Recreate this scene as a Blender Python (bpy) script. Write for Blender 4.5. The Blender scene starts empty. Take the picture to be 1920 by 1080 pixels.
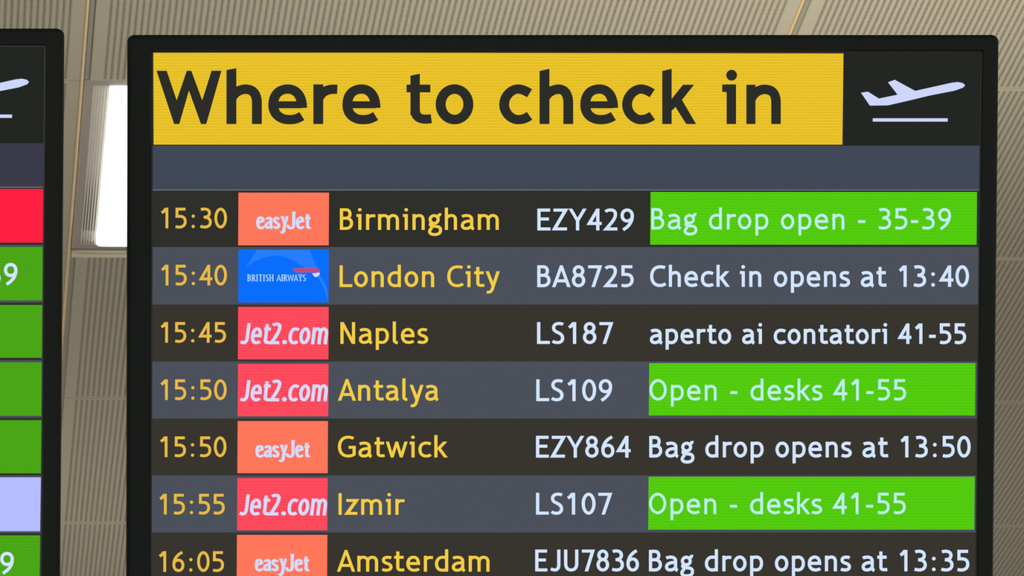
import bpy, math, random
from mathutils import Matrix, Vector

# ------------------------------------------------------------ camera, world, light
F = 13600.0                      # focal length in pixels of the 1920x1080 frame
CAM_Z = 1.6
d1 = Vector((-1105.0, -3489.0, -F)).normalized()          # hall's long direction, in camera axes
SL = .006
d2 = Vector((1.0, -SL, -(d1.x - SL * d1.y) / d1.z)).normalized()
d3 = d2.cross(d1).normalized()
M = Matrix((d2, d1, d3))                                  # camera axes -> world axes
CAM = Vector((0, 0, CAM_Z))

scene = bpy.context.scene
COL = scene.collection
cd = bpy.data.cameras.new('camera')
cam = bpy.data.objects.new('camera', cd); COL.objects.link(cam)
cd.sensor_width = 36.0
cd.lens = F / 1920 * 36
cd.clip_end = 200
cam.matrix_world = Matrix.Translation(CAM) @ M.to_4x4()
DIST = 6.5
cd.dof.use_dof = True
cd.dof.focus_distance = DIST
cd.dof.aperture_fstop = 115.0
scene.camera = cam

scene.view_settings.view_transform = 'Standard'
scene.view_settings.look = 'None'
scene.view_settings.exposure = 0.0
scene.view_settings.gamma = 1.0
scene.view_settings.use_curve_mapping = False

w = bpy.data.worlds.new('hall_air'); scene.world = w; w.use_nodes = True
w.node_tree.nodes['Background'].inputs[0].default_value = (1.0, 0.93, 0.80, 1)
w.node_tree.nodes['Background'].inputs[1].default_value = 0.82

def ray(x, y):
    return M @ Vector(((x - 960) / F, -(y - 540) / F, -1.0))
def on_ceiling(x, y, h):
    r = ray(x, y); return r * (h / r.z)
HC = 1.2 / (on_ceiling(1506, 2, 1).x - on_ceiling(165, 2, 1).x)
XG = on_ceiling(165, 2, HC).x                              # first gap between tile columns
js = [on_ceiling(1900, y, HC).y for y in (165, 487, 754.5, 985)]
PITCH = (js[3] - js[0]) / 3
YJ = js[0] + .006
CZ = CAM_Z + HC

def area(name, loc, rot, size, power, color):
    l = bpy.data.lights.new(name, 'AREA'); l.size = size; l.energy = power; l.color = color
    o = bpy.data.objects.new(name, l); COL.objects.link(o)
    o.location = loc; o.rotation_euler = rot
    return o
area('added_ceiling_fill', (.9, 15.6, CZ - 1.9), (math.pi, 0, 0), 1.6, 13, (1.0, .93, .84))  # added lamp out of view, lifts the far part of the ceiling
area('added_ceiling_fill', (1.55, 11.2, CZ - 1.75), (math.pi, 0, 0), .9, 25, (1.0, .95, .84))  # added lamp out of view, makes the brighter area of the ceiling

# ------------------------------------------------------------ helpers
def lin(c):
    r = []
    for v in c:
        v /= 255.0
        r.append(v / 12.92 if v <= .04045 else ((v + .055) / 1.055) ** 2.4)
    return (r[0], r[1], r[2], 1)

def new_mat(name):
    m = bpy.data.materials.new(name); m.use_nodes = True
    return m, m.node_tree.nodes, m.node_tree.links

def paint(name, col, rough=.5, metal=0.0, spec=.5, noise=0.0):
    m, n, l = new_mat(name)
    b = n['Principled BSDF']
    b.inputs['Base Color'].default_value = col
    b.inputs['Roughness'].default_value = rough
    b.inputs['Metallic'].default_value = metal
    b.inputs['Specular IOR Level'].default_value = spec
    if noise:
        tc = n.new('ShaderNodeTexCoord'); nt = n.new('ShaderNodeTexNoise')
        nt.inputs['Scale'].default_value = 400
        bp = n.new('ShaderNodeBump'); bp.inputs['Strength'].default_value = noise
        bp.inputs['Distance'].default_value = .0005
        l.new(tc.outputs['Object'], nt.inputs['Vector'])
        l.new(nt.outputs['Fac'], bp.inputs['Height'])
        l.new(bp.outputs['Normal'], b.inputs['Normal'])
    return m

PX = DIST / F
def glow(name, rgb, lines=0.0, pitch=5.45, strength=1.0):
    """lit pixels of a display: emission, with the faint line structure of the panel"""
    m, n, l = new_mat(name)
    n.clear()
    out = n.new('ShaderNodeOutputMaterial'); em = n.new('ShaderNodeEmission')
    em.inputs['Color'].default_value = lin(rgb); em.inputs['Strength'].default_value = strength
    l.new(em.outputs[0], out.inputs['Surface'])
    if lines:
        tc = n.new('ShaderNodeTexCoord'); sp = n.new('ShaderNodeSeparateXYZ')
        l.new(tc.outputs['Object'], sp.inputs[0])
        a = n.new('ShaderNodeMath'); a.operation = 'MULTIPLY'; a.inputs[1].default_value = 2 * math.pi / (pitch * PX)
        s = n.new('ShaderNodeMath'); s.operation = 'SINE'
        nz = n.new('ShaderNodeTexNoise'); nz.inputs['Scale'].default_value = 35
        l.new(tc.outputs['Object'], nz.inputs['Vector'])
        am = n.new('ShaderNodeMath'); am.operation = 'MULTIPLY'; am.inputs[1].default_value = lines * 2
        l.new(nz.outputs['Fac'], am.inputs[0])
        k = n.new('ShaderNodeMath'); k.operation = 'MULTIPLY'
        ad = n.new('ShaderNodeMath'); ad.operation = 'ADD'; ad.inputs[1].default_value = strength
        l.new(sp.outputs['Y'], a.inputs[0]); l.new(a.outputs[0], s.inputs[0])
        l.new(s.outputs[0], k.inputs[0]); l.new(am.outputs[0], k.inputs[1])
        l.new(k.outputs[0], ad.inputs[0]); l.new(ad.outputs[0], em.inputs['Strength'])
    m.cycles.emission_sampling = 'NONE'
    return m

def mesh_obj(name, verts, faces, mats, parent=None, fm=None, smooth=False):
    me = bpy.data.meshes.new(name)
    me.from_pydata([tuple(v) for v in verts], [], faces)
    for m in (mats if isinstance(mats, (list, tuple)) else [mats]): me.materials.append(m)
    if fm:
        for i, p in enumerate(me.polygons): p.material_index = fm[i]
    if smooth:
        for p in me.polygons: p.use_smooth = True
    me.update()
    o = bpy.data.objects.new(name, me); COL.objects.link(o)
    if parent: o.parent = parent
    return o

def empty(name, loc=(0, 0, 0), label=None, cat=None, group=None):
    o = bpy.data.objects.new(name, None); COL.objects.link(o); o.location = loc
    o.empty_display_size = .1
    if label: o['label'] = label
    if cat: o['category'] = cat
    if group: o['group'] = group
    return o

class MB:
    """collects boxes into one mesh"""
    def __init__(s): s.v = []; s.f = []
    def box(s, x0, y0, z0, x1, y1, z1, ch=0.0):
        b = len(s.v)
        if not ch:
            s.v += [(x0,y0,z0),(x1,y0,z0),(x1,y1,z0),(x0,y1,z0),(x0,y0,z1),(x1,y0,z1),(x1,y1,z1),(x0,y1,z1)]
            s.f += [tuple(b+i for i in q) for q in ((0,3,2,1),(4,5,6,7),(0,1,5,4),(1,2,6,5),(2,3,7,6),(3,0,4,7))]
        else:   # chamfer round the lower (z0) face
            s.v += [(x0+ch,y0+ch,z0),(x1-ch,y0+ch,z0),(x1-ch,y1-ch,z0),(x0+ch,y1-ch,z0),
                    (x0,y0,z0+ch),(x1,y0,z0+ch),(x1,y1,z0+ch),(x0,y1,z0+ch),
                    (x0,y0,z1),(x1,y0,z1),(x1,y1,z1),(x0,y1,z1)]
            s.f += [tuple(b+i for i in q) for q in ((0,3,2,1),(8,9,10,11),
                    (0,1,5,4),(1,2,6,5),(2,3,7,6),(3,0,4,7),(4,5,9,8),(5,6,10,9),(6,7,11,10),(7,4,8,11))]
        return s
    def poly_prism(s, pts, y0, y1):
        b = len(s.v); n = len(pts)
        s.v += [(p[0], y0, p[1]) for p in pts] + [(p[0], y1, p[1]) for p in pts]
        s.f += [tuple(b+i for i in range(n)), tuple(b+n+i for i in reversed(range(n)))]
        s.f += [(b+i, b+n+i, b+n+(i+1) % n, b+(i+1) % n) for i in range(n)]
        return s
    def build(s, name, mat, parent=None): return mesh_obj(name, s.v, s.f, mat, parent)

# ------------------------------------------------------------ materials
def perforated():
    m, n, l = new_mat('perforated_metal')
    b = n['Principled BSDF']; b.inputs['Roughness'].default_value = .55
    b.inputs['Specular IOR Level'].default_value = .3
    tc = n.new('ShaderNodeTexCoord'); sp = n.new('ShaderNodeSeparateXYZ')
    l.new(tc.outputs['Object'], sp.inputs[0])
    def math_(op, a, bb=None):
        k = n.new('ShaderNodeMath'); k.operation = op
        for i, v in enumerate((a, bb)):
            if v is None: continue
            if isinstance(v, (int, float)): k.inputs[i].default_value = v
            else: l.new(v, k.inputs[i])
        return k.outputs[0]
    P = .01088
    def axis(o, size, mar):
        nn = int((size - 2 * mar) / P)
        u = math_('DIVIDE', math_('SUBTRACT', o, (size - nn * P) / 2), P)
        f = math_('SUBTRACT', math_('FRACT', u), .5)
        inside = math_('MULTIPLY', math_('GREATER_THAN', u, 0), math_('LESS_THAN', u, nn))
        return math_('MULTIPLY', f, f), inside
    fx, ix = axis(sp.outputs['X'], TW, .017)
    fy, iy = axis(sp.outputs['Y'], TD, .0095)
    d = math_('SQRT', math_('ADD', fx, fy))
    hole = math_('MULTIPLY', math_('LESS_THAN', d, .265), math_('MULTIPLY', ix, iy))
    mx = n.new('ShaderNodeMix'); mx.data_type = 'RGBA'
    l.new(hole, mx.inputs['Factor'])
    mx.inputs['A'].default_value = (.60, .56, .435, 1)
    mx.inputs['B'].default_value = (.055, .045, .028, 1)
    l.new(mx.outputs['Result'], b.inputs['Base Color'])
    bp = n.new('ShaderNodeBump'); bp.invert = True
    bp.inputs['Distance'].default_value = .001; bp.inputs['Strength'].default_value = .4
    l.new(hole, bp.inputs['Height']); l.new(bp.outputs['Normal'], b.inputs['Normal'])
    return m

TW, TD = 1.2 - .016, PITCH - .006
M_TILE = perforated()
M_TILE_PLAIN = paint('painted_metal', (.60, .56, .435, 1), .55, spec=.3)
M_BRASS = paint('brass_edging', (1.0, .72, .30, 1), .35, metal=.0, spec=.6)
M_RAIL = paint('grey_rail', (.42, .42, .37, 1), .5, spec=.3)
M_SHADOW = paint('shadow_joint_black', (.05, .05, .04, 1), .8, spec=.1)  # black for the painted shadow strips, also for joints and tees
M_LAMPFRAME = paint('lamp_grey_frame', (.44, .40, .36, 1), .5, spec=.3)
M_RIB = paint('ribbed_reflector', (.80, .74, .62, 1), .4, spec=.5)
M_LIT_FLANGE = paint('lamplit_flange', (.85, .79, .58, 1), .5, spec=.3)  # tile flange, paler than the tiles: lamplight put into the colour
M_PLENUM = paint('ceiling_void', (.20, .18, .15, 1), .9, spec=.1)
M_FLOOR = paint('floor_stone', (.35, .33, .30, 1), .5)
M_BEZEL = paint('black_plastic', (.0200, .027, .0285, 1), .6, spec=.12, noise=.15)
M_LIP = paint('dark_grey_lip', (.050, .056, .056, 1), .45, spec=.3)
M_STEEL = paint('grey_steel', (.25, .25, .25, 1), .4, metal=.8)
m, n, l = new_mat('lamp_diffuser'); n.clear()
o_ = n.new('ShaderNodeOutputMaterial'); e_ = n.new('ShaderNodeEmission')
e_.inputs['Color'].default_value = (.93, .96, 1, 1); e_.inputs['Strength'].default_value = 4.0
l.new(e_.outputs[0], o_.inputs['Surface']); M_DIFF = m

# ------------------------------------------------------------ structure: floor, ceiling
fl = MB().box(-14, -4, -.1, 14, 34, 0).build('floor', M_FLOOR); fl['kind'] = 'structure'

ceil = MB().box(-14, 2.0, CZ + .12, 14, 32, CZ + .20).build('ceiling', M_PLENUM)
ceil['kind'] = 'structure'
ROWS = range(-3, 9); COLS = range(-2, 3)
tile_mesh = None
for c in COLS:
    for r in ROWS:
        if c == 0 and r == 0: continue
        if tile_mesh is None:
            t = MB().box(0, 0, 0, TW, TD, .022, ch=.0012).build('ceiling_panel', M_TILE, ceil)
            tile_mesh = t.data
        else:
            t = bpy.data.objects.new('ceiling_panel', tile_mesh); COL.objects.link(t); t.parent = ceil
        t.location = (XG + c * 1.2 + .0135, YJ + r * PITCH + .003, CZ)
# narrower tile that fills the cell beside the luminaire
LW = .30
t = MB().box(0, 0, 0, 1.2 - LW - .006, TD, .022, ch=.0022).build('ceiling_panel', M_TILE, ceil)
t.location = (XG + LW + .003, YJ + .003, CZ)
Y0c, Y1c = YJ + ROWS[0] * PITCH, YJ + (ROWS[-1] + 1) * PITCH
for c in list(COLS) + [COLS[-1] + 1]:
    x = XG + c * 1.2
    o = MB().box(x - .0025, Y0c, CZ - .0015, x + .0025, Y1c, CZ + .022, ch=.0008).build('brass_edging', M_BRASS, ceil)
    o = MB().box(x + .0026, Y0c, CZ + .0035, x + .0134, Y1c, CZ + .024).build('carrier_rail', M_RAIL, ceil) if c else None
    if c == 0:
        MB().box(x + .0026, Y0c, CZ + .0035, x + .0134, YJ, CZ + .024).build('carrier_rail', M_RAIL, ceil)
        MB().box(x + .0026, YJ + PITCH, CZ + .0035, x + .0134, Y1c, CZ + .024).build('carrier_rail', M_RAIL, ceil)
    MB().box(x + .0026, Y0c if c else Y0c, CZ + .0005, x + .0040, Y1c if c else YJ, CZ + .015).build('shadow_strip', M_SHADOW, ceil)  # black strip beside the brass, a painted shadow edge
for r in list(ROWS)[1:]:
    MB().box(XG + COLS[0] * 1.2, YJ + r * PITCH - .02, CZ + .022, XG + (COLS[-1] + 1) * 1.2, YJ + r * PITCH + .02, CZ + .03).build('cross_tee', M_SHADOW, ceil)

# ------------------------------------------------------------ luminaire between the monitors
lamp = empty('ceiling_light', (XG, YJ, CZ), 'white glowing fluorescent light recessed in the perforated ceiling, between the two monitors', 'light')
def ring(x0, y0, x1, y1, a0, b0, a1, b1, z0, z1):
    m_ = MB(); m_.box(x0, y0, z0, a0, y1, z1); m_.box(a1, y0, z0, x1, y1, z1)
    m_.box(a0, y0, z0, a1, b0, z1); m_.box(a0, b1, z0, a1, y1, z1)
    return m_
LD = PITCH - .018
fr = ring(.0045, .003, LW, LD, .020, .038, LW - .019, LD - .034, .003, .03).build('lamp_frame', M_LAMPFRAME, lamp)
MB().box(.0045, LD + .001, .006, LW, PITCH - .001, .02).build('dark_joint', M_SHADOW, lamp)
for side in (0, 1):
    mb = MB()
    for i in range(6):
        a = .0208 + i * .0050 if not side else LW - .0198 - (i + 1) * .0050
        mb.box(a, .039, .0035, a + .0028, LD - .035, .010)
    mb.build('ribbed_reflector', M_RIB, lamp)
# rounded diffuser pan
def rrect(x0, y0, x1, y1, r, n=6):
    p = []
    for cx, cy, a in ((x1 - r, y1 - r, 0), (x0 + r, y1 - r, 90), (x0 + r, y0 + r, 180), (x1 - r, y0 + r, 270)):
        for i in range(n + 1):
            t_ = math.radians(a + 90 * i / n); p.append((cx + r * math.cos(t_), cy + r * math.sin(t_)))
    return p
ol = rrect(.0510, .046, LW - .0505, LD - .046, .012); il = rrect(.0525, .0485, LW - .052, LD - .0485, .010)
N = len(ol)
vs = [(p[0], p[1], .016) for p in ol] + [(p[0], p[1], -.001) for p in ol] + [(p[0], p[1], -.004) for p in il]
fs = [tuple(range(2 * N, 3 * N)), tuple(reversed(range(N)))]
for k in range(2):
    fs += [(k*N+i, k*N+(i+1) % N, (k+1)*N+(i+1) % N, (k+1)*N+i) for i in range(N)]
mesh_obj('diffuser', vs, fs, M_DIFF, lamp)
# bevelled end flange of the next tile, lamplight put into its pale colour
v = [(.006, PITCH - .0005, .0045), (LW, PITCH - .0005, .0045), (LW, PITCH + .018, -.0040), (.006, PITCH + .018, -.0040),
     (.006, PITCH - .0005, .0065), (LW, PITCH - .0005, .0065), (LW, PITCH + .022, -.0002), (.006, PITCH + .022, -.0002)]
mesh_obj('lit_end_flange', v, [(0,1,2,3),(7,6,5,4),(0,4,5,1),(1,5,6,2),(2,6,7,3),(3,7,4,0)], M_LIT_FLANGE, lamp)

# ------------------------------------------------------------ lettering: stroked glyphs, units of 1/1000 em
G = {
'a': (525, ["M 88 440 C 150 485 400 520 400 340 L 400 130 C 400 70 425 45 468 22",
            "M 400 292 C 240 305 98 260 98 150 C 98 70 160 46 215 46 C 310 46 370 90 400 150"]),
'c': (495, ["M 452 438 C 400 470 350 477 300 477 C 165 477 102 375 102 262 C 102 130 175 46 300 46 C 360 46 410 58 455 92"]),
'd': (557, ["M 432 0 L 432 737", "M 432 440 C 385 470 350 477 305 477 C 180 477 102 385 102 255 C 102 130 175 46 290 46 C 360 46 405 60 432 90"]),
'e': (545, ["M 105 268 L 442 268 C 442 400 380 477 282 477 C 165 477 98 385 98 262 C 98 125 180 46 300 46 C 360 46 420 62 462 92"]),
'g': (502, ["E 232 345 130 128", "M 330 440 C 370 470 420 480 410 550",
            "M 150 232 C 90 200 95 135 180 125 L 320 112 C 430 100 440 30 438 -20 C 430 -130 330 -155 245 -155 C 150 -155 85 -120 85 -60 C 85 -10 120 30 165 80"]),
'h': (546, ["M 127 0 L 127 737", "M 127 385 C 165 450 225 477 290 477 C 385 477 420 410 420 320 L 420 0"]),
'i': (285, ["M 160 0 L 160 523", "M 50 476 L 160 476", "D 158 668 64"]),
'k': (504, ["M 127 0 L 127 737", "X M 540 640 L 190 262", "X M 210 330 L 520 -90"]),
'l': (295, ["M 127 737 L 127 125 C 127 65 160 46 240 34"]),
'm': (830, ["M 125 0 L 125 523", "M 125 390 C 160 450 205 477 255 477 C 350 477 412 430 412 320 L 412 0",
            "M 412 350 C 440 440 500 477 555 477 C 650 477 702 420 702 320 L 702 0"]),
'n': (547, ["M 127 0 L 127 523", "M 127 385 C 165 450 225 477 290 477 C 385 477 422 410 422 320 L 422 0"]),
'o': (537, ["E 268 262 172 215"]),
'p': (557, ["M 127 -200 L 127 523", "M 127 425 C 180 470 230 477 285 477 C 400 477 455 385 455 268 C 455 130 380 46 280 46 C 220 46 170 58 127 80"]),
'r': (389, ["M 127 0 L 127 523", "M 127 375 C 165 450 225 482 375 462"]),
's': (405, ["M 352 450 C 290 485 100 500 100 378 C 100 240 345 300 345 150 C 345 30 150 25 62 78"]),
't': (396, ["M 163 665 L 163 145 C 163 65 215 40 375 62", "M 45 473 L 355 473"]),
'w': (745, ["X M 35 640 L 225 10 L 372 505 L 520 10 L 712 640"]),
'y': (493, ["X M 30 640 L 262 40", "T M 468 640 L 240 -60 C 215 -140 160 -190 60 -158"]),
'z': (475, ["X M 62 476 L 395 476 L 90 47 L 425 47"]),
'A': (590, ["K M 20 -80 L 293 690 L 566 -80", "M 135 205 L 450 205"]),
'B': (566, ["M 130 0 L 130 716", "M 130 668 L 285 668 C 445 668 450 395 285 388 L 130 388", "M 285 388 C 520 388 515 47 275 47 L 130 47"]),
'C': (598, ["M 545 640 C 490 668 430 670 380 670 C 195 670 102 530 102 355 C 102 175 195 46 375 46 C 450 46 510 65 562 108"]),
'E': (536, ["M 130 0 L 130 716", "M 130 668 L 490 668", "M 130 375 L 450 375", "M 130 48 L 500 48"]),
'G': (676, ["M 555 625 C 490 665 430 670 385 670 C 200 670 102 530 102 355 C 102 165 210 46 385 46 C 480 46 545 75 580 105 L 580 335 L 400 335"]),
'H': (654, ["M 130 0 L 130 716", "M 524 0 L 524 716", "M 130 365 L 524 365"]),
'I': (278, ["M 139 0 L 139 716"]),
'J': (477, ["M 365 716 L 365 215 C 365 60 260 0 85 85"]),
'L': (506, ["M 130 716 L 130 48 L 490 48"]),
'N': (638, ["M 130 0 L 130 716", "M 508 0 L 508 716", "K M 95 780 L 543 -64"]),
'O': (674, ["E 337 358 235 312"]),
'R': (582, ["M 130 0 L 130 716", "M 130 668 L 290 668 C 460 668 460 375 290 370 L 130 370", "K M 275 400 L 545 -40"]),
'S': (481, ["M 410 640 C 330 690 105 700 105 525 C 105 350 395 400 395 190 C 395 10 170 20 70 90"]),
'T': (581, ["M 290 0 L 290 716", "M 25 668 L 556 668"]),
'U': (648, ["M 130 716 L 130 265 C 130 120 200 46 324 46 C 445 46 518 120 518 265 L 518 716"]),
'W': (852, ["K M 20 790 L 225 20 L 426 690 L 627 20 L 832 790"]),
'Y': (570, ["K M 5 800 L 285 320 L 565 800", "M 285 350 L 285 0"]),
'Z': (550, ["K M 60 668 L 450 668 L 92 48 L 495 48"]),
'0': (524, ["E 262 358 172 312"]),
'1': (524, ["M 300 0 L 300 716", "M 310 650 L 115 545", "K M 320 740 L 190 600"]),
'2': (524, ["M 92 610 C 140 670 210 672 255 672 C 365 672 408 610 408 530 C 408 370 250 220 112 48 L 470 48"]),
'3': (524, ["M 88 650 C 180 690 390 690 390 535 C 390 430 300 388 185 388", "M 185 388 C 340 388 422 320 422 220 C 422 30 210 20 68 75"]),
'4': (524, ["M 365 0 L 365 716", "K M 375 712 L 92 228 L 490 228"]),
'5': (524, ["M 435 668 L 132 668 L 132 385", "M 80 418 L 235 418 C 370 418 425 340 425 240 C 425 60 250 10 85 65"]),
'6': (524, ["M 405 680 C 240 610 100 460 100 250 C 100 130 165 46 265 46 C 370 46 425 130 425 225 C 425 325 365 408 265 408 C 200 408 120 370 104 290"]),
'7': (524, ["K M 50 668 L 432 668 L 190 -60"]),
'8': (524, ["E 262 530 138 138", "E 262 218 165 172"]),
'9': (524, ["M 130 20 C 290 110 424 260 424 470 C 424 590 360 670 262 670 C 158 670 100 590 100 490 C 100 390 160 310 260 310 C 330 310 400 350 420 430"]),
'-': (367, ["M 65 265 L 300 265"]),
':': (367, ["D 183 66 64", "D 183 425 64"]),
'.': (367, ["D 165 66 76"]),
' ': (301, []),
}
def parse(st):
    """-> (kind, pts or ellipse, clip)"""
    tk = st.split(); clip = None
    if tk[0] in 'XKT' and len(tk[0]) == 1:
        clip = {'X': (0, 523), 'K': (0, 716), 'T': (-1e9, 523)}[tk[0]]; tk = tk[1:]
    if tk[0] == 'E':
        cx, cy, rx, ry = map(float, tk[1:]); N_ = 36
        return 'closed', [(cx + rx * math.cos(2*math.pi*i/N_), cy + ry * math.sin(2*math.pi*i/N_)) for i in range(N_)], clip
    if tk[0] == 'D': return 'disc', list(map(float, tk[1:])), clip
    pts = []; i = 0
    while i < len(tk):
        if tk[i] in 'ML': pts.append((float(tk[i+1]), float(tk[i+2]))); i += 3
        else:
            a = pts[-1]; b, c, d = [(float(tk[i+1+2*j]), float(tk[i+2+2*j])) for j in range(3)]
            for q in range(1, 13):
                t_ = q / 12; u = 1 - t_
                pts.append(tuple(u**3*a[k] + 3*u*u*t_*b[k] + 3*u*t_*t_*c[k] + t_**3*d[k] for k in (0, 1)))
            i += 7
    return 'open', pts, clip

def stroke(pts, hx, hy, closed=False):
    """polygons of a pen stroke (half widths hx, hy) along pts: mitred strip"""
    n_ = len(pts); L = []; R = []
    for i, p in enumerate(pts):
        a = pts[i-1] if (i or closed) else None
        b = pts[(i+1) % n_] if (i < n_-1 or closed) else None
        ns = []
        for s, e in ((a, p), (p, b)):
            if s is None or e is None: continue
            dx, dy = e[0]-s[0], e[1]-s[1]; q = math.hypot(dx, dy) or 1
            ns.append((-dy/q, dx/q))
        if len(ns) == 1: m_ = ns[0]; k = 1
        else:
            mx, my = ns[0][0]+ns[1][0], ns[0][1]+ns[1][1]; q = math.hypot(mx, my) or 1e-6
            m_ = (mx/q, my/q); k = 1 / max(.22, m_[0]*ns[0][0] + m_[1]*ns[0][1])
        L.append((p[0]+m_[0]*hx*k, p[1]+m_[1]*hy*k)); R.append((p[0]-m_[0]*hx*k, p[1]-m_[1]*hy*k))
    rng = range(n_ if closed else n_-1)
    return [[L[i], R[i], R[(i+1) % n_], L[(i+1) % n_]] for i in rng]

def clip_y(poly, y0, y1):
    for sgn, lim in ((1, y0), (-1, y1)):
        out = []
        for i in range(len(poly)):
            a, b = poly[i-1], poly[i]
            ia, ib = sgn*(a[1]-lim) >= 0, sgn*(b[1]-lim) >= 0
            if ia != ib:
                t_ = (lim-a[1])/(b[1]-a[1]); out.append((a[0]+t_*(b[0]-a[0]), lim))
            if ib: out.append(b)
        poly = out
        if len(poly) < 3: return []
    return poly

def text_polys(s, x0, x1, base, em, hx, hy, shear=0.0, ymap=None, gap=0, adv_of=None, serif=False):
    """polygons (photo-plane px, y down) of a line of text whose ink spans x0..x1"""
    ym = ymap or (lambda v: v)
    items = []; pen = 0; lo, hi = 1e9, -1e9
    for ch in s:
        adv, sts = G[ch]
        if adv_of: adv = adv_of.get(ch, adv)
        if serif:
            sts = list(sts)
            for st in list(sts):
                q = st.split()
                if len(q) == 6 and q[1] == q[4]:
                    for yy in (18, 698): sts.append('M %g %g L %g %g' % (float(q[1]) - 105, yy, float(q[1]) + 105, yy))
        for st in sts:
            kind, pts, clip = parse(st)
            items.append((kind, pts, clip, pen))
            if kind == 'disc': xs = [pts[0]-pts[2]*.3+pen+shear*ym(pts[1]), pts[0]+pts[2]*.3+pen+shear*ym(pts[1])]
            else:
                q = [p for p in pts if not clip or clip[0] <= p[1] <= clip[1]] or pts
                if clip and len(q) < len(pts):      # where the clipped line meets the limits
                    q = list(q)
                    for a, b in zip(pts, pts[1:]):
                        for lim in clip:
                            if (a[1]-lim)*(b[1]-lim) < 0: q.append((a[0]+(lim-a[1])/(b[1]-a[1])*(b[0]-a[0]), lim))
                    q = [p for p in q if clip[0] <= p[1] <= clip[1]]
                xs = [p[0]+pen+shear*ym(p[1]) for p in q]
            lo, hi = min(lo, *xs), max(hi, *xs)
        pen += adv + gap
    sx = (x1-x0-2*hx)/(hi-lo); sy = em/1000
    X = lambda x, y: x0 + hx + (x + shear*ym(y) - lo)*sx
    Y = lambda y: ym(y)*sy
    out = []
    for kind, pts, clip, pn in items:
        if kind == 'disc':
            cx, cy = X(pts[0]+pn, pts[1]), Y(pts[1]); r = pts[2]/54
            out.append([(cx+hx*r*math.cos(i*math.pi/8), cy+hy*r*math.sin(i*math.pi/8)) for i in range(16)]); continue
        pp = [(X(p[0]+pn, p[1]), Y(p[1])) for p in pts]
        for q in stroke(pp, hx, hy, kind == 'closed'):
            if clip: q = clip_y(q, Y(clip[0]) if clip[0] > -1e8 else -1e9, Y(clip[1]))
            if q: out.append(q)
    return [[(p[0], base-p[1]) for p in q] for q in out]

# ------------------------------------------------------------ display colours
D_BLACK = glow('screen_black', (35, 38, 34)); D_DARK = glow('screen_dark', (56, 53, 47)); D_DARK1 = glow('screen_dark_cool', (47, 47, 43))
D_SLATE = glow('screen_slate', (75, 80, 90)); D_HEAD = glow('screen_slate_blue', (65, 72, 88)); D_RULE = glow('screen_rule', (92, 99, 108))
D_YELLOW = glow('screen_yellow', (232, 193, 41), .07); D_INK = glow('screen_ink', (44, 45, 40))
D_GOLD = glow('screen_gold_text', (243, 205, 68)); D_AMBER = glow('screen_amber_text', (232, 186, 70))
D_WHITE = glow('screen_white_text', (211, 229, 255)); D_PALE = glow('screen_pale_text', (190, 238, 232))
D_GREEN = glow('screen_green', (82, 203, 14), .06); D_GREEN2 = glow('screen_green_dim', (74, 166, 22), .03)
D_ORANGE = glow('screen_orange', (255, 119, 90), .03); D_RED = glow('screen_red', (255, 74, 92), .09)
D_RED2 = glow('screen_crimson', (255, 32, 66), .04); D_LAV = glow('screen_lavender', (181, 188, 255), .0)
D_BLUE = glow('screen_blue', (9, 110, 253), .0); D_BLUE2 = glow('screen_light_blue', (38, 126, 255)); D_RIB = glow('screen_ribbon_red', (205, 70, 110))
D_ICON = glow('screen_icon', (205, 214, 252)); D_LOGO = glow('screen_logo_white', (214, 218, 248)); D_AIRW = glow('screen_logo_pale', (165, 210, 255))

class Monitor:
    """an upright display facing the camera side; drawn in the pixel grid of its own panel"""
    def __init__(s, dist, xc, ybot, xshift, label, depth=.075):
        s.d = dist; s.k = dist / F; s.xs = xshift; s.xc = xc; s.yb = ybot
        loc = CAM + M @ Vector(((xc-960)*s.k, -(ybot-540)*s.k, -dist))
        s.root = empty('display_monitor', loc, label, 'monitor', 'flight information monitors')
        s.root.rotation_euler = M.to_euler()
    def P(s, x, y, z=0.0):
        return ((x + s.xs(x, y) - s.xc)*s.k, -(y - s.yb)*s.k, z)
    def flat(s, name, polys, mats, z, parent=None, fm=None, raw=True):
        v = []; f = []
        for q in polys:
            b = len(v); v += [((x - s.xc)*s.k, -(y - s.yb)*s.k, z) if raw else s.P(x, y, z) for x, y in q]
            f.append(tuple(range(b, b+len(q))))
        return mesh_obj(name, v, f, mats, parent or s.root, fm)
    def slab(s, name, quad, mat, z, parent=None, th=.0002):
        """thin lit area of the panel, quad corners TL TR BR BL in photo px"""
        v = [((x - s.xc)*s.k, -(y - s.yb)*s.k, zz) for zz in (z, z-th) for x, y in quad]
        return mesh_obj(name, v, [(0,3,2,1),(4,5,6,7),(0,1,5,4),(1,2,6,5),(2,3,7,6),(3,0,4,7)], mat, parent or s.root)
    def text(s, name, txt, x0, x1, base, em, h, mat, z, parent, hy=None, **kw):
        return s.flat(name, text_polys(txt, x0, x1, base, em, h, hy or h, **kw), mat, z, parent)

def rr(x0, y0, x1, y1, r, n=6):
    return rrect(x0, y0, x1, y1, r, n)

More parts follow.
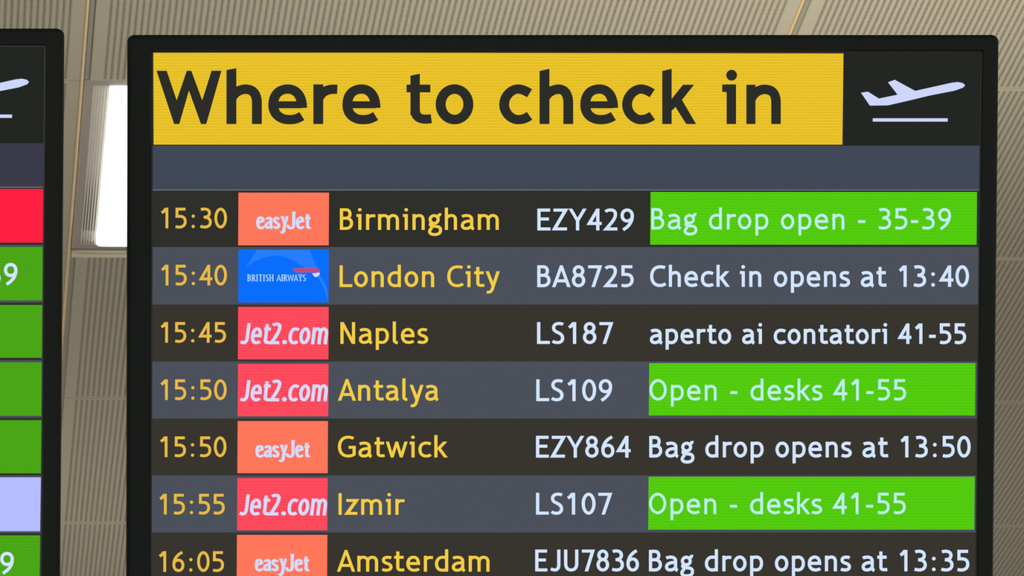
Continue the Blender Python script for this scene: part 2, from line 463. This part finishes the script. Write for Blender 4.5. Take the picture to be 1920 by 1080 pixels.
def casing(mon, ox0, oy0, ox1, oy1, ix0, iy0, ix1, iy1, rad, lip=None):
    """bezel ring with a rounded outer edge, inner lip, and the housing behind it"""
    loops = []
    def lp(a, b, c, d, r, z): loops.append([mon.P(x, y, z) for x, y in rr(a, b, c, d, r)])
    lp(ix0, iy0, ix1, iy1, .5, .0005)
    lp(ix0-1.5, iy0-1.5, ix1+1.5, iy1+1.5, 1.5, .0055)
    lp(ox0+8, oy0+8, ox1-8, oy1-8, max(2, rad-6), .0065)
    lp(ox0+3, oy0+3, ox1-3, oy1-3, rad-2, .0045)
    lp(ox0, oy0, ox1, oy1, rad, -.001)
    lp(ox0, oy0, ox1, oy1, rad, -.022)
    v = [p for q in loops for p in q]; N_ = len(loops[0]); f = []
    for k in range(len(loops)-1):
        f += [(k*N_+i, k*N_+(i+1) % N_, (k+1)*N_+(i+1) % N_, (k+1)*N_+i) for i in range(N_)]
    b = mesh_obj('bezel', v, f, M_BEZEL, mon.root)
    # inner lip
    loops = []
    lp(ix0, iy0, ix1, iy1, .5, .0012); lp(ix0+3, iy0+3, ix1-3, iy1-3, .4, .0012); lp(ix0+3, iy0+3, ix1-3, iy1-3, .4, -.0005); lp(ix0, iy0, ix1, iy1, .5, -.0005)
    v = [p for q in loops for p in q]; f = []
    for k in range(4):
        f += [(k*N_+i, ((k+1) % 4)*N_+i, ((k+1) % 4)*N_+(i+1) % N_, k*N_+(i+1) % N_) for i in range(N_)]
    mesh_obj('screen_edge', v, f, lip or M_LIP, mon.root)
    # housing behind
    loops = []
    lp(ox0+2, oy0+2, ox1-2, oy1-2, rad, -.022); lp(ox0+6, oy0+6, ox1-6, oy1-6, rad, -.055); lp(ox0+90, oy0+90, ox1-90, oy1-90, rad, -.085)
    v = [p for q in loops for p in q]
    f = [tuple(reversed(range(N_))), tuple(range(2*N_, 3*N_))]
    for k in range(2):
        f += [(k*N_+i, k*N_+(i+1) % N_, (k+1)*N_+(i+1) % N_, (k+1)*N_+i) for i in range(N_)]
    mesh_obj('housing', v, f, M_BEZEL, mon.root)
    # bracket on the back and its post down to the floor, both hidden behind the housing
    cx, cy = (ox0+ox1)/2, (oy0+oy1)/2
    c = Vector(mon.P(cx, cy))
    mb = MB().box(c.x-.16, c.y-.16, -.115, c.x+.16, c.y+.16, -.083).build('wall_bracket', M_STEEL, mon.root)
    mb.name = 'mount_bracket'
    wc = CAM + M @ Vector(((cx-960)*mon.k, -(cy-540)*mon.k, -mon.d - .15))
    post = MB(); r = .045; zt = wc.z + .12
    pts = [(r*math.cos(i*math.pi/8), r*math.sin(i*math.pi/8)) for i in range(16)]
    v = [(wc.x+x, wc.y+y, z) for z in (0, zt) for x, y in pts]
    f = [tuple(reversed(range(16))), tuple(range(16, 32))] + [(i, (i+1) % 16, 16+(i+1) % 16, 16+i) for i in range(16)]
    inv = (Matrix.Translation(mon.root.location) @ M.to_4x4()).inverted()
    mesh_obj('support_post', [inv @ Vector(q) for q in v], f, M_STEEL, mon.root)

ZB, Z0, Z1, Z2 = -.0015, -.0009, -.0005, -.0002
Z3 = 0.0002
def quad(a, b, y0, y1):          # a, b: functions of y for the left and right edges
    return [(a(y0), y0), (b(y0), y0), (b(y1), y1), (a(y1), y1)]

# ============================================================ main monitor
def xs_main(x, y): return (-.00255 + (x-285)/1555*(-.0077))*(y-100)
mm = Monitor(DIST, 1062, 2880, xs_main, 'large black-framed display board headed Where to check in, filling the view')
casing(mm, 238.5, 65.5, 1872, 2880, 284, 96, 1841.5, 2850, 13)
edge = lambda X_: (lambda y: X_ + xs_main(X_, y))
LE, RE = edge(286.5), edge(1839)
mm.slab('display_panel', quad(edge(284), edge(1841), 96, 2850), D_BLACK, ZB, th=.003)
hb = mm.slab('header_banner', [(287.5, 98.3), (1581.5, 100.2), (1579.5, 271.2), (288, 271.2)], D_YELLOW, Z1)
# title lettering: heavy humanist letters with slanted ascender tops
def title():
    P = []; words = []
    def st(pts, h=9.2, hy=None, clip=None):
        for q in stroke(pts, h, hy or h):
            q = clip_y(q, *clip) if clip else q
            if q: P.append(q)
    def bez(*c):
        pts = [c[0]]
        for i in range(1, len(c), 3):
            a = pts[-1]; b, cc, d = c[i:i+3]
            for k in range(1, 15):
                t_ = k/14; u = 1-t_
                pts.append(tuple(u**3*a[j]+3*u*u*t_*b[j]+3*u*t_*t_*cc[j]+t_**3*d[j] for j in (0, 1)))
        return pts
    BL, XH = 232.6, 158.2
    def stem(x, top, slant=0, w_=18.6): P.append([(x, top+slant), (x+w_, top), (x+w_, BL), (x, BL)])
    # W
    st([(294, 105), (333.3, 236), (350, 186)], clip=(132.6, BL)) if 0 else None
    P.append([(293.5, 132.8), (311.5, 132.8), (340.5, 217), (326.5, 232.6)]); P.append([(326.5, 232.6), (331, 187), (350.5, 132.8), (359, 132.8)])
    P.clear()
    W = [(293.4, 132.6), (312.6, 132.6), (331.3, 188), (350.2, 132.6), (358.8, 132.6), (379.2, 188), (396.6, 132.6), (415.2, 132.6),
         (386.8, 232.6), (376.8, 232.6), (354.3, 170), (336.2, 232.6), (326.4, 232.6)]
    P.append([W[0], W[1], W[2], W[11], W[12]]); P.append([W[2], W[3], W[4], W[10], W[11]])
    P.append([W[10], W[4], W[5], W[8], W[9]]); P.append([W[5], W[6], W[7], W[8]])
    def h_(x, x2, top, slant):      # stem + arch
        stem(x, top, slant)
        c = x+9.3; r_ = x2-9.3
        st(bez((c, 185), (c+6, 172), (c+17, 167.3), (c+27, 167.3), (r_-7, 167.3), (r_, 177), (r_, 193), (r_, 205), (r_, 220), (r_, BL)), 9.3, 9.0)
    def e_(x0, x1):
        cx = (x0+x1)/2; l_ = x0+9.3; r_ = x1-8.8
        st(bez((l_+3, 196.5), (l_+16, 196.5), (r_-16, 196.5), (r_, 196.5)), 7, 6.6)
        st(bez((r_, 202.5), (r_+.5, 180), (cx+16, 167), (cx+1, 167), (cx-18, 167), (l_, 180), (l_, 197), (l_, 213), (cx-15, 224.3), (cx+3, 224.3), (cx+13, 224.3), (cx+19, 222.5), (cx+27, 217.5)), 9.3, 8.8)
    def c_(x0, x1):
        l_ = x0+9.3
        st(bez((x1-5, 175), (x1-15, 169), (x1-20, 167), (x1-27, 167), (x0+24, 167), (l_, 179), (l_, 196), (l_, 213), (x0+24, 224.3), (x1-27, 224.3), (x1-18, 224.3), (x1-12, 222), (x1-5, 217)), 9.3, 8.8)
    h_(424.6, 491, 127.8, 3.5)
    e_(503, 575.2)
    stem(587.5, XH)
    st(bez((597, 186), (603, 172), (613, 166), (632.5, 167.5)), 9, 8.8)
    e_(642, 712.8)
    words.append(list(P)); P.clear()
    # t
    P.append([(769.5, 142), (787.3, 138), (787.3, 212), (769.5, 216)])
    P.append([(762.2, 158.6), (807, 158.6), (807, 173.2), (762.2, 173.2)])
    st(bez((778.4, 205), (778.4, 219), (786, 226), (808.8, 222.5)), 9, 8.6)
    # o
    N_ = 40
    ring_ = [(852.2+26*math.cos(2*math.pi*i/N_), 195.6+28.6*math.sin(2*math.pi*i/N_)) for i in range(N_)]
    P.extend(stroke(ring_, 9.4, 9, True))
    words.append(list(P)); P.clear()
    c_(936, 998)
    h_(1011.6, 1074.8, 129, 4)
    e_(1088, 1158.3)
    c_(1166.5, 1228)
    # k
    stem(1241.6, 129, 4, 17.8)
    P.append([(1258.8, 186), (1280.5, 158.8), (1301.5, 158.8), (1279, 187), (1266.5, 201), (1259, 208)])
    P.append([(1266.5, 199), (1278, 186), (1305.2, 232.6), (1286.6, 232.6), (1267, 201.5)])
    words.append(list(P)); P.clear()
    # i
    stem(1362.3, XH, 0, 17.8)
    P.append([(1354, 158.4), (1364, 158.4), (1364, 173), (1354, 172.2)])
    P.append([(1371.8+10.2*math.cos(2*math.pi*i/24), 141+10.2*math.sin(2*math.pi*i/24)) for i in range(24)])
    stem(1399.3, XH+.6, 0, 17.2)
    c = 1408.5; r_ = 1455
    st(bez((c, 185), (c+6, 172), (c+17, 167.6), (c+25, 167.6), (r_-5, 167.6), (r_, 178), (r_, 193), (r_, 205), (r_, 220), (r_, BL)), 9.0, 9.0)
    words.append(P)
    return words
for wd in title(): mm.flat('title_word', wd, D_INK, Z3, hb)
icon = [(1614.4,173.8),(1627.5,171.9),(1648,184.8),(1683,177.5),(1665,154.2),(1677.8,149.6),(1716,170.4),(1785,155),(1796,153.8),
        (1805,155.6),(1809.7,159.6),(1806,164.2),(1790,170),(1746,178.5),(1702,189),(1665,197.5),(1631,198)]
line = [(1636.5, 221.8), (1777, 221.8), (1777, 228), (1636.5, 228)]
def tri(poly):
    from mathutils.geometry import tessellate_polygon
    return [[poly[i] for i in t_] for t_ in tessellate_polygon([[Vector((x, y, 0)) for x, y in poly]])]
mm.flat('departures_icon', tri(icon) + [line], D_ICON, Z1)
mm.slab('heading_strip', quad(LE, RE, 273, 353.8), D_HEAD, Z0)
mm.slab('rule_line', quad(LE, RE, 354.3, 357.6), D_RULE, Z0)

rows = [  # y0, y1, base-time, times, airline, dest, flight, status
 (358.6, 463.2, '15:30', (300.5, 425.5), 428.2, 'E', 'Birmingham', (637.3, 935.2), 431, 56.5, 'EZY429', (1007.5, 1188.5), 432, 'Bag drop open - 35-39', (1221.3, 1783), 430.3, 56, (1219.5, 1831.5, 360, 458.8)),
 (463.2, 571.0, '15:40', (300.8, 425.5), 535.2, 'B', 'London City', (636.8, 937), 538.3, 56.8, 'BA8725', (1007.3, 1188.7), 538.3, 'Check in opens at 13:40', (1219, 1816.8), 537.8, 56, None),
 (571.0, 677.8, '15:45', (300, 424.2), 642.6, 'J', 'Naples', (636.3, 803.2), 644.7, 56.8, 'LS187', (1007, 1149), 644.8, 'aperto ai contatori 41-55', (1218, 1812), 644.8, 53.5, None),
 (677.8, 784.8, '15:50', (299.6, 425), 750, 'J', 'Antalya', (633.8, 824), 751.3, 56.8, 'LS109', (1005.5, 1147.8), 752, 'Open - desks 41-55', (1217.8, 1699.5), 751, 56, (1217, 1828.5, 681, 779)),
 (784.8, 891.5, '15:50', (299, 424.5), 857, 'E', 'Gatwick', (633.6, 839), 857.7, 56.8, 'EZY864', (1005, 1185.5), 858, 'Bag drop opens at 13:50', (1217.3, 1820), 857.6, 56, None),
 (891.5, 998.4, '15:55', (297.6, 422), 964.6, 'J', 'Izmir', (634.7, 761.5), 965.2, 56.5, 'LS107', (1005, 1147), 964.8, 'Open - desks 41-55', (1217, 1698.8), 964, 56, (1215.8, 1827.2, 894, 993)),
 (998.4, 1105.2, '16:05', (296.6, 420.5), 1072.2, 'E', 'Amsterdam', (631.8, 917.8), 1071.8, 56.8, 'EJU7836', (1003.5, 1198), 1071.3, 'Bag drop opens at 13:35', (1216.8, 1818), 1071.2, 56, None)]
tl = [(446.8,616.6,361.2,460),(447,616.2,468.2,567.2),(446.3,616,575.3,673.8),(446,615.6,682.3,780.4),(445.3,614.6,789.6,887.3),(444.8,614,896.3,994.2),(444,613.4,1003,1101)]
JADV = {'J': 500, 'e': 545, 't': 345, '2': 545, '.': 290, 'c': 500, 'o': 545, 'm': 830}
jetmap = lambda v: v*1.09 if v < 523 else 570 + (v-523)*.757
for i, R in enumerate(rows):
    y0, y1, tt, tx, tb, al, ds, dx, db, dem, fn, fx, fb, stt, sx, sb, sem, gt = R
    row = mm.slab('timetable_row', quad(LE, RE, y0, y1), (D_DARK1 if i == 0 else D_DARK) if i % 2 == 0 else D_SLATE, Z0)
    mm.text('time_text', tt, tx[0], tx[1], tb, 54, 2.6, D_AMBER, Z3, row)
    mm.text('destination_text', ds, dx[0], dx[1], db, dem, 2.95, D_GOLD, Z3, row, hy=2.65)
    mm.text('flight_number_text', fn, fx[0], fx[1], fb, 57, 3.05, D_WHITE, Z3, row, hy=2.85)
    if gt:
        mm.slab('status_tile', [(gt[0]+.4, gt[2]), (gt[1]+.4, gt[2]), (gt[1]-.4, gt[3]), (gt[0]-.4, gt[3])], D_GREEN, Z1, row)
    mm.text('status_text', stt, sx[0], sx[1], sb, sem, 2.6 if gt else 2.95, D_PALE if gt else D_WHITE, Z3, row)
    a, b, c, d = tl[i]
    base = {'E': D_ORANGE, 'B': D_BLUE, 'J': D_RED}[al]
    polys = [[(a+.3, c), (b+.3, c), (b-.3, d), (a-.3, d)]]; fm = [0]; lm = [base]
    tile = mm.slab('airline_tile', polys[0], base, Z1, row)
    # the mark printed on the tile: merged into the tile's own mesh as further faces
    def add(polys, mat, z):
        me = tile.data
        vs_ = [tuple(v_.co) for v_ in me.vertices]; fs_ = [tuple(p.vertices) for p in me.polygons]; mi = [p.material_index for p in me.polygons]
        mats_ = list(me.materials); mats_.append(mat)
        for q in polys:
            bb = len(vs_); vs_ += [((x-mm.xc)*mm.k, -(y-mm.yb)*mm.k, z) for x, y in q]
            fs_.append(tuple(range(bb, bb+len(q)))); mi.append(len(mats_)-1)
        nm = bpy.data.meshes.new('airline_tile'); nm.from_pydata(vs_, [], fs_)
        for k_ in mats_: nm.materials.append(k_)
        for p, k_ in zip(nm.polygons, mi): p.material_index = k_
        tile.data = nm; bpy.data.meshes.remove(me)
    ox, oy = a-446.8, c-361.2
    if al == 'E':
        EASY = {   # soft heavy serif letters, px, own grid: baseline 0, y up
          'e': (16.6, ["M 3.5 12.5 L 13 15.5 C 13 20 11 22 8 22 C 4.5 22 3 17 3 12 C 3 5 6 2 9 2 C 11 2 13 3.5 14 5.5"]),
          'a': (16.4, ["M 3.5 18 C 5 21.5 12 24 12 17 L 12 4 C 12 2.5 13.5 2 15 2.5", "M 12 13 C 7 13 3 11 3 6.5 C 3 2.5 7 1 12 6"]),
          's': (14.4, ["M 11.5 18 C 10 22 3.5 23 3.5 17.5 C 3.5 12 11.5 12 11.5 7 C 11.5 1 4 1 2.5 6"]),
          'y': (17, ["M 2 22.5 L 6 22.5 L 9.5 8 L 14 22.5 L 16 22.5", "M 10 10 L 7.5 -3 C 6.5 -7 3 -7 2 -4"]),
          'J': (17.4, ["M 9 31 L 16 31", "M 12.5 31 L 12.5 10 C 12.5 3 9 1.5 6 2 C 2.5 2.5 1.5 5.5 2.5 8"]),
          't': (12.2, ["M 6.5 28 L 6.5 6 C 6.5 2.5 9 1.5 12 3.5", "M 2 21 L 12 21"])}
        pen = 0; pl = []
        for ch in 'easyJet':
            adv, sts = EASY[ch]
            for st_ in sts:
                _, pts, _ = parse(st_)
                pl += stroke([(480.3+ox+(p_[0]+pen)*.995, 429.8+oy-p_[1]) for p_ in pts], 3.05, 2.1)
            pen += adv - (1.0 if ch != 'y' else 3)
        add(pl, D_LOGO, Z3)
    elif al == 'J':
        add(text_polys('Jet2.com', a+1.8, b-.6, c+70.2, 55.5, 3.2, 2.9, shear=.17, ymap=jetmap, adv_of=JADV), D_LOGO, Z3)
    else:
        def arc(pts):
            out = [pts[0]]
            for k in range(1, len(pts), 3):
                a_ = out[-1]; b_, c_, d_ = pts[k:k+3]
                for q in range(1, 11):
                    t_ = q/10; u = 1-t_
                    out.append(tuple(u**3*a_[j]+3*u*u*t_*b_[j]+3*u*t_*t_*c_[j]+t_**3*d_[j] for j in (0, 1)))
            return out
        sweep = arc([(580.5, 468.8), (585, 482), (590, 493), (597, 505), (590, 505), (575, 505), (568, 500), (558, 494), (540, 480), (515, 479), (500, 481), (480, 486), (459, 502)])
        sweep = sweep + [(470, 488), (482, 468.8)]
        add(tri(sweep), D_BLUE2, Z1 + .00008)
        add(tri([(597, 515), (603, 520), (612, 537), (615, 552), (615.6, 566), (612.5, 556), (607, 540), (600, 526), (595, 519)]), D_BLUE2, Z1 + .00008)
        add(tri([(548, 504), (560, 502.8), (595, 503), (600.5, 508.5), (598, 510.5), (556, 511)]), D_RIB, Z1 + .00014)
        add(tri([(585, 512.5), (592, 512), (598.5, 510.8), (600, 513.5), (596.5, 518), (591, 519.8), (588, 517)]), D_LOGO, Z1 + .00014)
        pl = text_polys('BRITISH', 462.8, 514, 527.2, 17.5, 1.05, .6, gap=60, serif=True) + text_polys('AIRWAYS', 518.5, 573.8, 527.2, 17.5, 1.05, .6, gap=30, serif=True)
        add(pl, D_AIRW, Z3)
y = 1105.2; i = 7
while y < 2780:
    mm.slab('timetable_row', quad(LE, RE, y, y+106.9), D_DARK if i % 2 == 0 else D_SLATE, Z0); y += 106.9; i += 1

# ============================================================ left monitor
def xs_left(x, y): return -.0078*(y-100)
ml = Monitor(DIST/1.012, -710, 2900, xs_left, 'black-framed display cut off by the left edge, showing red, green and lavender tiles')
casing(ml, -1534, 53.5, 117.6, 2900, -1489, 85, 86, 2870, 12, paint('grey_lip', (.105, .12, .14, 1), .45, spec=.3))
lf = lambda X_: (lambda y: X_ + xs_left(X_, y))
LL, LR = lf(-1487), lf(83.6)
ml.slab('display_panel', quad(lf(-1489), lf(86), 85, 2870), D_BLACK, ZB, th=.003)
ml.slab('heading_strip', quad(LL, LR, 268.5, 349), glow('screen_violet_slate', (58, 58, 74)), Z0)
ml.slab('rule_line', quad(LL, LR, 349.5, 352.5), D_RULE, Z0)
tf = lambda p: ((p[0]-1809.7)*1.012 + 54.5, (p[1]-159.6)*1.012 + 153.4)
ml.flat('departures_icon', tri([tf(p) for p in icon]) + [[(-119, 214.8), (22.5, 214.8), (22.5, 221), (-119, 221)]], D_ICON, Z1)
lt = [(354.5, 454.8, 81.6, 80.6, D_RED2, None), (463, 563.2, 80.6, 79.6, D_GREEN2, (3.6, 32.8, 534.2)), (571.8, 670.8, 79.6, 78.8, D_GREEN2, None),
      (679.5, 779.6, 78.8, 77.6, D_GREEN2, None), (787.8, 887.4, 77.6, 76.4, D_GREEN2, None), (895, 996, 76.6, 75, D_LAV, None), (1003.8, 1104, 75.2, 74, D_GREEN2, (-3.5, 26, 1076))]
lb = [353, 459, 567.5, 675.2, 783.6, 891.2, 999.8, 1108]
for i, (c, d, xa, xb, mt, nine) in enumerate(lt):
    row = ml.slab('timetable_row', quad(LL, LR, lb[i], lb[i+1]), D_DARK1 if i % 2 == 0 else D_SLATE, Z0)
    ml.slab('status_tile', [(xa-619, c), (xa, c), (xb, d), (xb-619, d)], mt, Z1, row)
    if nine:
        pr = G['9'][0]
        ml.text('status_text', '39', nine[0]-29.5, nine[1], nine[2], 57, 3.0, D_WHITE, Z3, row)
y = 1108; i = 7
while y < 2800:
    ml.slab('timetable_row', quad(LL, LR, y, y+108), D_DARK1 if i % 2 == 0 else D_SLATE, Z0); y += 108; i += 1
print('ceiling height', CZ, 'pitch', PITCH)
